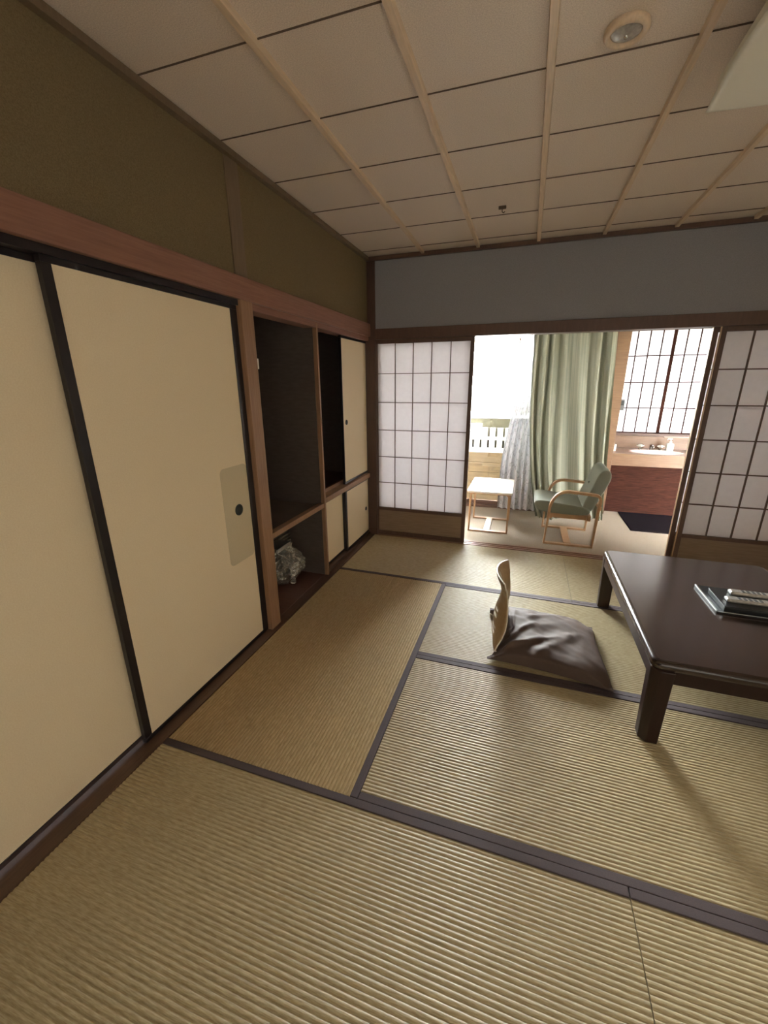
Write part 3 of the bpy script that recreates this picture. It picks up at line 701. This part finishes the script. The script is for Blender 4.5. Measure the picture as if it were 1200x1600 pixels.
tag(slab(2.575, 3.30, 3.70, 4.41, [(0, .0005), (0, .006), (.004, .009)], .012).build('floor_mat', 'rug'), 'black floor mat on the carpet in front of the vanity', 'mat')

# ------------------------------------------------------------------ small fittings
sw = empty('door_catch', (-.03, 1.0, 1.60), 'small cream catch fixed inside the post of the left alcove', 'catch')
B(-.062, -.034, .9855, 1.005, 1.60, 1.655).build('catch_body', 'whiteplastic', sw, bevel=.002)
MB().tube([(-.048, .996, 1.60), (-.048, .996, 1.582)], .005).lathe([(0, 1.585), (.008, 1.580), (.008, 1.572), (0, 1.568)], (-.048, .998, 0), seg=12).build('knob', 'whiteplastic', sw)

det = empty('ceiling_speaker', (1.592, .748, CZ), 'round ceiling fitting with pale ring and grey centre', 'ceiling fitting')
MB().lathe([(.064, CZ+.003), (.066, CZ-.008), (.060, CZ-.016), (.048, CZ-.016), (.044, CZ-.008)], (1.592, .748, 0), seg=40).build('ring', 'batten', det)
MB().lathe([(.047, CZ-.006), (.035, CZ-.013), (.012, CZ-.018), (.0, CZ-.019)], (1.592, .748, 0), seg=40).build('grille', 'remote', det)
MB().lathe([(.006, CZ-.017), (.005, CZ-.023), (0, CZ-.024)], (1.592, .748, 0), seg=12).build('indicator', 'chrome', det)
hk = empty('ceiling_hook', (1.145, 2.03, CZ), 'tiny brown hook plate on the far part of the ceiling', 'hook')
B(1.122, 1.168, 2.022, 2.040, CZ-.012, CZ+.004).build('plate', 'gap', hk, bevel=.002)
MB().tube([(1.145, 2.03, CZ-.010), (1.145, 2.03, CZ-.028), (1.155, 2.03, CZ-.034), (1.162, 2.03, CZ-.026)], .003).build('hook', 'gap', hk)

# ceiling lamp, off
lx0, lx1, ly0, ly1 = 1.905, 2.51, .38, .985
lp = empty('ceiling_lamp', ((lx0+lx1)/2, (ly0+ly1)/2, 2.42), 'square white opal ceiling lamp, switched off', 'ceiling lamp')
def cushion_lamp(u, v):
    e_ = (1-(2*u-1)**4)*(1-(2*v-1)**4)
    bow = .018
    x = lx0+(lx1-lx0)*u-(bow*math.sin(math.pi*v)*(1-2*u)); y = ly0+(ly1-ly0)*v-(bow*math.sin(math.pi*u)*(1-2*v))
    return (x, y, 2.425-.035*e_)
MB().grid(cushion_lamp, 30, 30).build('diffuser', 'pane_white', lp, solid=.003)
slab(lx0+.012, lx1-.012, ly0+.012, ly1-.012, [(0, 2.426), (0, 2.50)], .03).build('side_shade', 'pane_white', lp)
B(lx0+.12, lx1-.12, ly0+.12, ly1-.12, 2.50, CZ+.002).build('ceiling_mount', 'whiteplastic', lp)

# ------------------------------------------------------------------ wrapped bundle in the alcove
bu = empty('wrapped_bundle', (-.48, 1.5, .004), 'ribbed grey appliance wrapped in shiny crumpled film under the alcove shelf', 'wrapped appliance')
m = MB()
slab(-.62, -.34, 1.22, 1.66, [(.01, .02), (0, .03), (0, .40), (.01, .41)], .03).build('body', 'wrapgrey', bu)
for i in range(7):
    z = .20+i*.028; m.box(-.345, -.318, 1.27, 1.64, z, z+.012)
m.build('fins', 'wrapgrey', bu, bevel=.002)
def crum(u, v):
    a = u*2*math.pi; hh = .03+v*.30
    rx, ry = .11*(1+.25*math.sin(v*5)), .17*(1+.12*math.sin(v*4+1))
    n_ = noise.noise(Vector((math.cos(a)*3, math.sin(a)*3, v*5)))*.035+noise.noise(Vector((math.cos(a)*8, math.sin(a)*8, v*12)))*.02
    return (-.30+(rx+n_)*math.cos(a)*(.6+.4*math.sin(math.pi*min(1, v*1.1))), 1.50+(ry+n_)*math.sin(a)*(.55+.45*math.sin(math.pi*min(1, v*1.1))), hh)
q = MB().grid(crum, 70, 40, smooth=False); q.uv = {}; q.build('crumpled_film', 'film', bu)
MB().tube([(-.24, 1.28, .38), (-.21, 1.36, .36), (-.20, 1.44, .30), (-.205, 1.46, .22)], [.010, .008, .010, .012]).tube([(-.23, 1.30, .34), (-.22, 1.38, .28), (-.20, 1.44, .22)], .006).build('twisted_strip', 'film', bu)
q = MB(); pts = [(-.215+.012*math.sin(3*a_), 1.47+.045*math.cos(a_), .07+.045*math.sin(a_)) for a_ in [2*math.pi*i/24 for i in range(25)]]
q.tube(pts, .010, cap=False).build('shiny_ring', 'chrome', bu, label='shiny ring at the bottom')
MB().box(-.30, -.18, 1.24, 1.42, .395, .400).box(-.19, -.18, 1.24, 1.42, .37, .40).build('top_flap', 'trayedge', bu, bevel=.001, label='silver top flap')

# ------------------------------------------------------------------ outside the veranda
struct('floor_balcony', B(-2.5, 5.0, 4.30, 5.9, -.25, -.12), 'balcony', 'boarded balcony floor outside', 'floor')
bw = empty('balcony_parapet', (1.2, 4.9, -.12), 'low parapet of tan horizontal boards outside the glass', 'parapet')
m = MB()
for i in range(5): m.box(-2.4, 2.3, 4.88, 4.905, -.12+i*.142, -.12+i*.142+.137)
m.build('boards', 'balcony', bw)
MB().box(-2.4, 2.3, 4.905, 4.96, -.12, .585).build('core', 'balcony', bw)
fe = empty('picket_fence', (1.2, 4.95, .585), 'white picket fence on the balcony parapet', 'fence')
MB().box(-2.4, 2.3, 4.885, 4.96, .585, .645).box(-2.4, 2.3, 4.93, 4.95, .755, .80).build('rails', 'fence_white', fe)
i = 0; x = .02
while x < 2.2:
    B(x, x+.072, 4.905, 4.93, .645, .925).build('picket', 'fence_white', fe); x += .103
sg = empty('notice_board', (.62, 4.86, .80), 'white notice board with lines of text on the picket fence', 'sign')
ink = B(.40, .84, 4.865, 4.88, .795, .985); nb = len(ink.f)
for r0, n_ in ((.945, 8), (.905, 7), (.865, 9), (.830, 6)):
    xx = .44+.02*random.random()
    for _ in range(n_):
        l_ = random.uniform(.014, .032); ink.box(xx, xx+l_, 4.8635, 4.8655, r0, r0+.012); xx += l_+.012
brd = ink.build('board', 'fence_white', sg); brd.data.materials.append(MAT['ink'])
for p in brd.data.polygons:
    if p.index >= nb: p.material_index = 1
for z in (.963, .803): B(.80, .825, 4.862, 4.866, z, z+.012).build('clip', 'ink', sg)
tag(B(-2.4, 2.3, 5.0, 5.03, -.3, 1.05).build('garden_wall', 'hedge'), 'olive coloured wall beyond the white fence', 'wall', kind='structure')
struct('added_roof_balcony', B(-3, 5, 4.12, 5.35, 2.62, 2.72), 'board', 'unseen roof slab added to shade the balcony parapet', 'roof')  # added out-of-view slab, keeps sky light off the parapet boards
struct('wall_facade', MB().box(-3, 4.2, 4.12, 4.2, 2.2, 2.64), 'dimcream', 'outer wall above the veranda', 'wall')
struct('ground', B(-20, 20, 5.9, 30, -.6, -.5), 'concrete', 'pale ground beyond the balcony', 'ground')
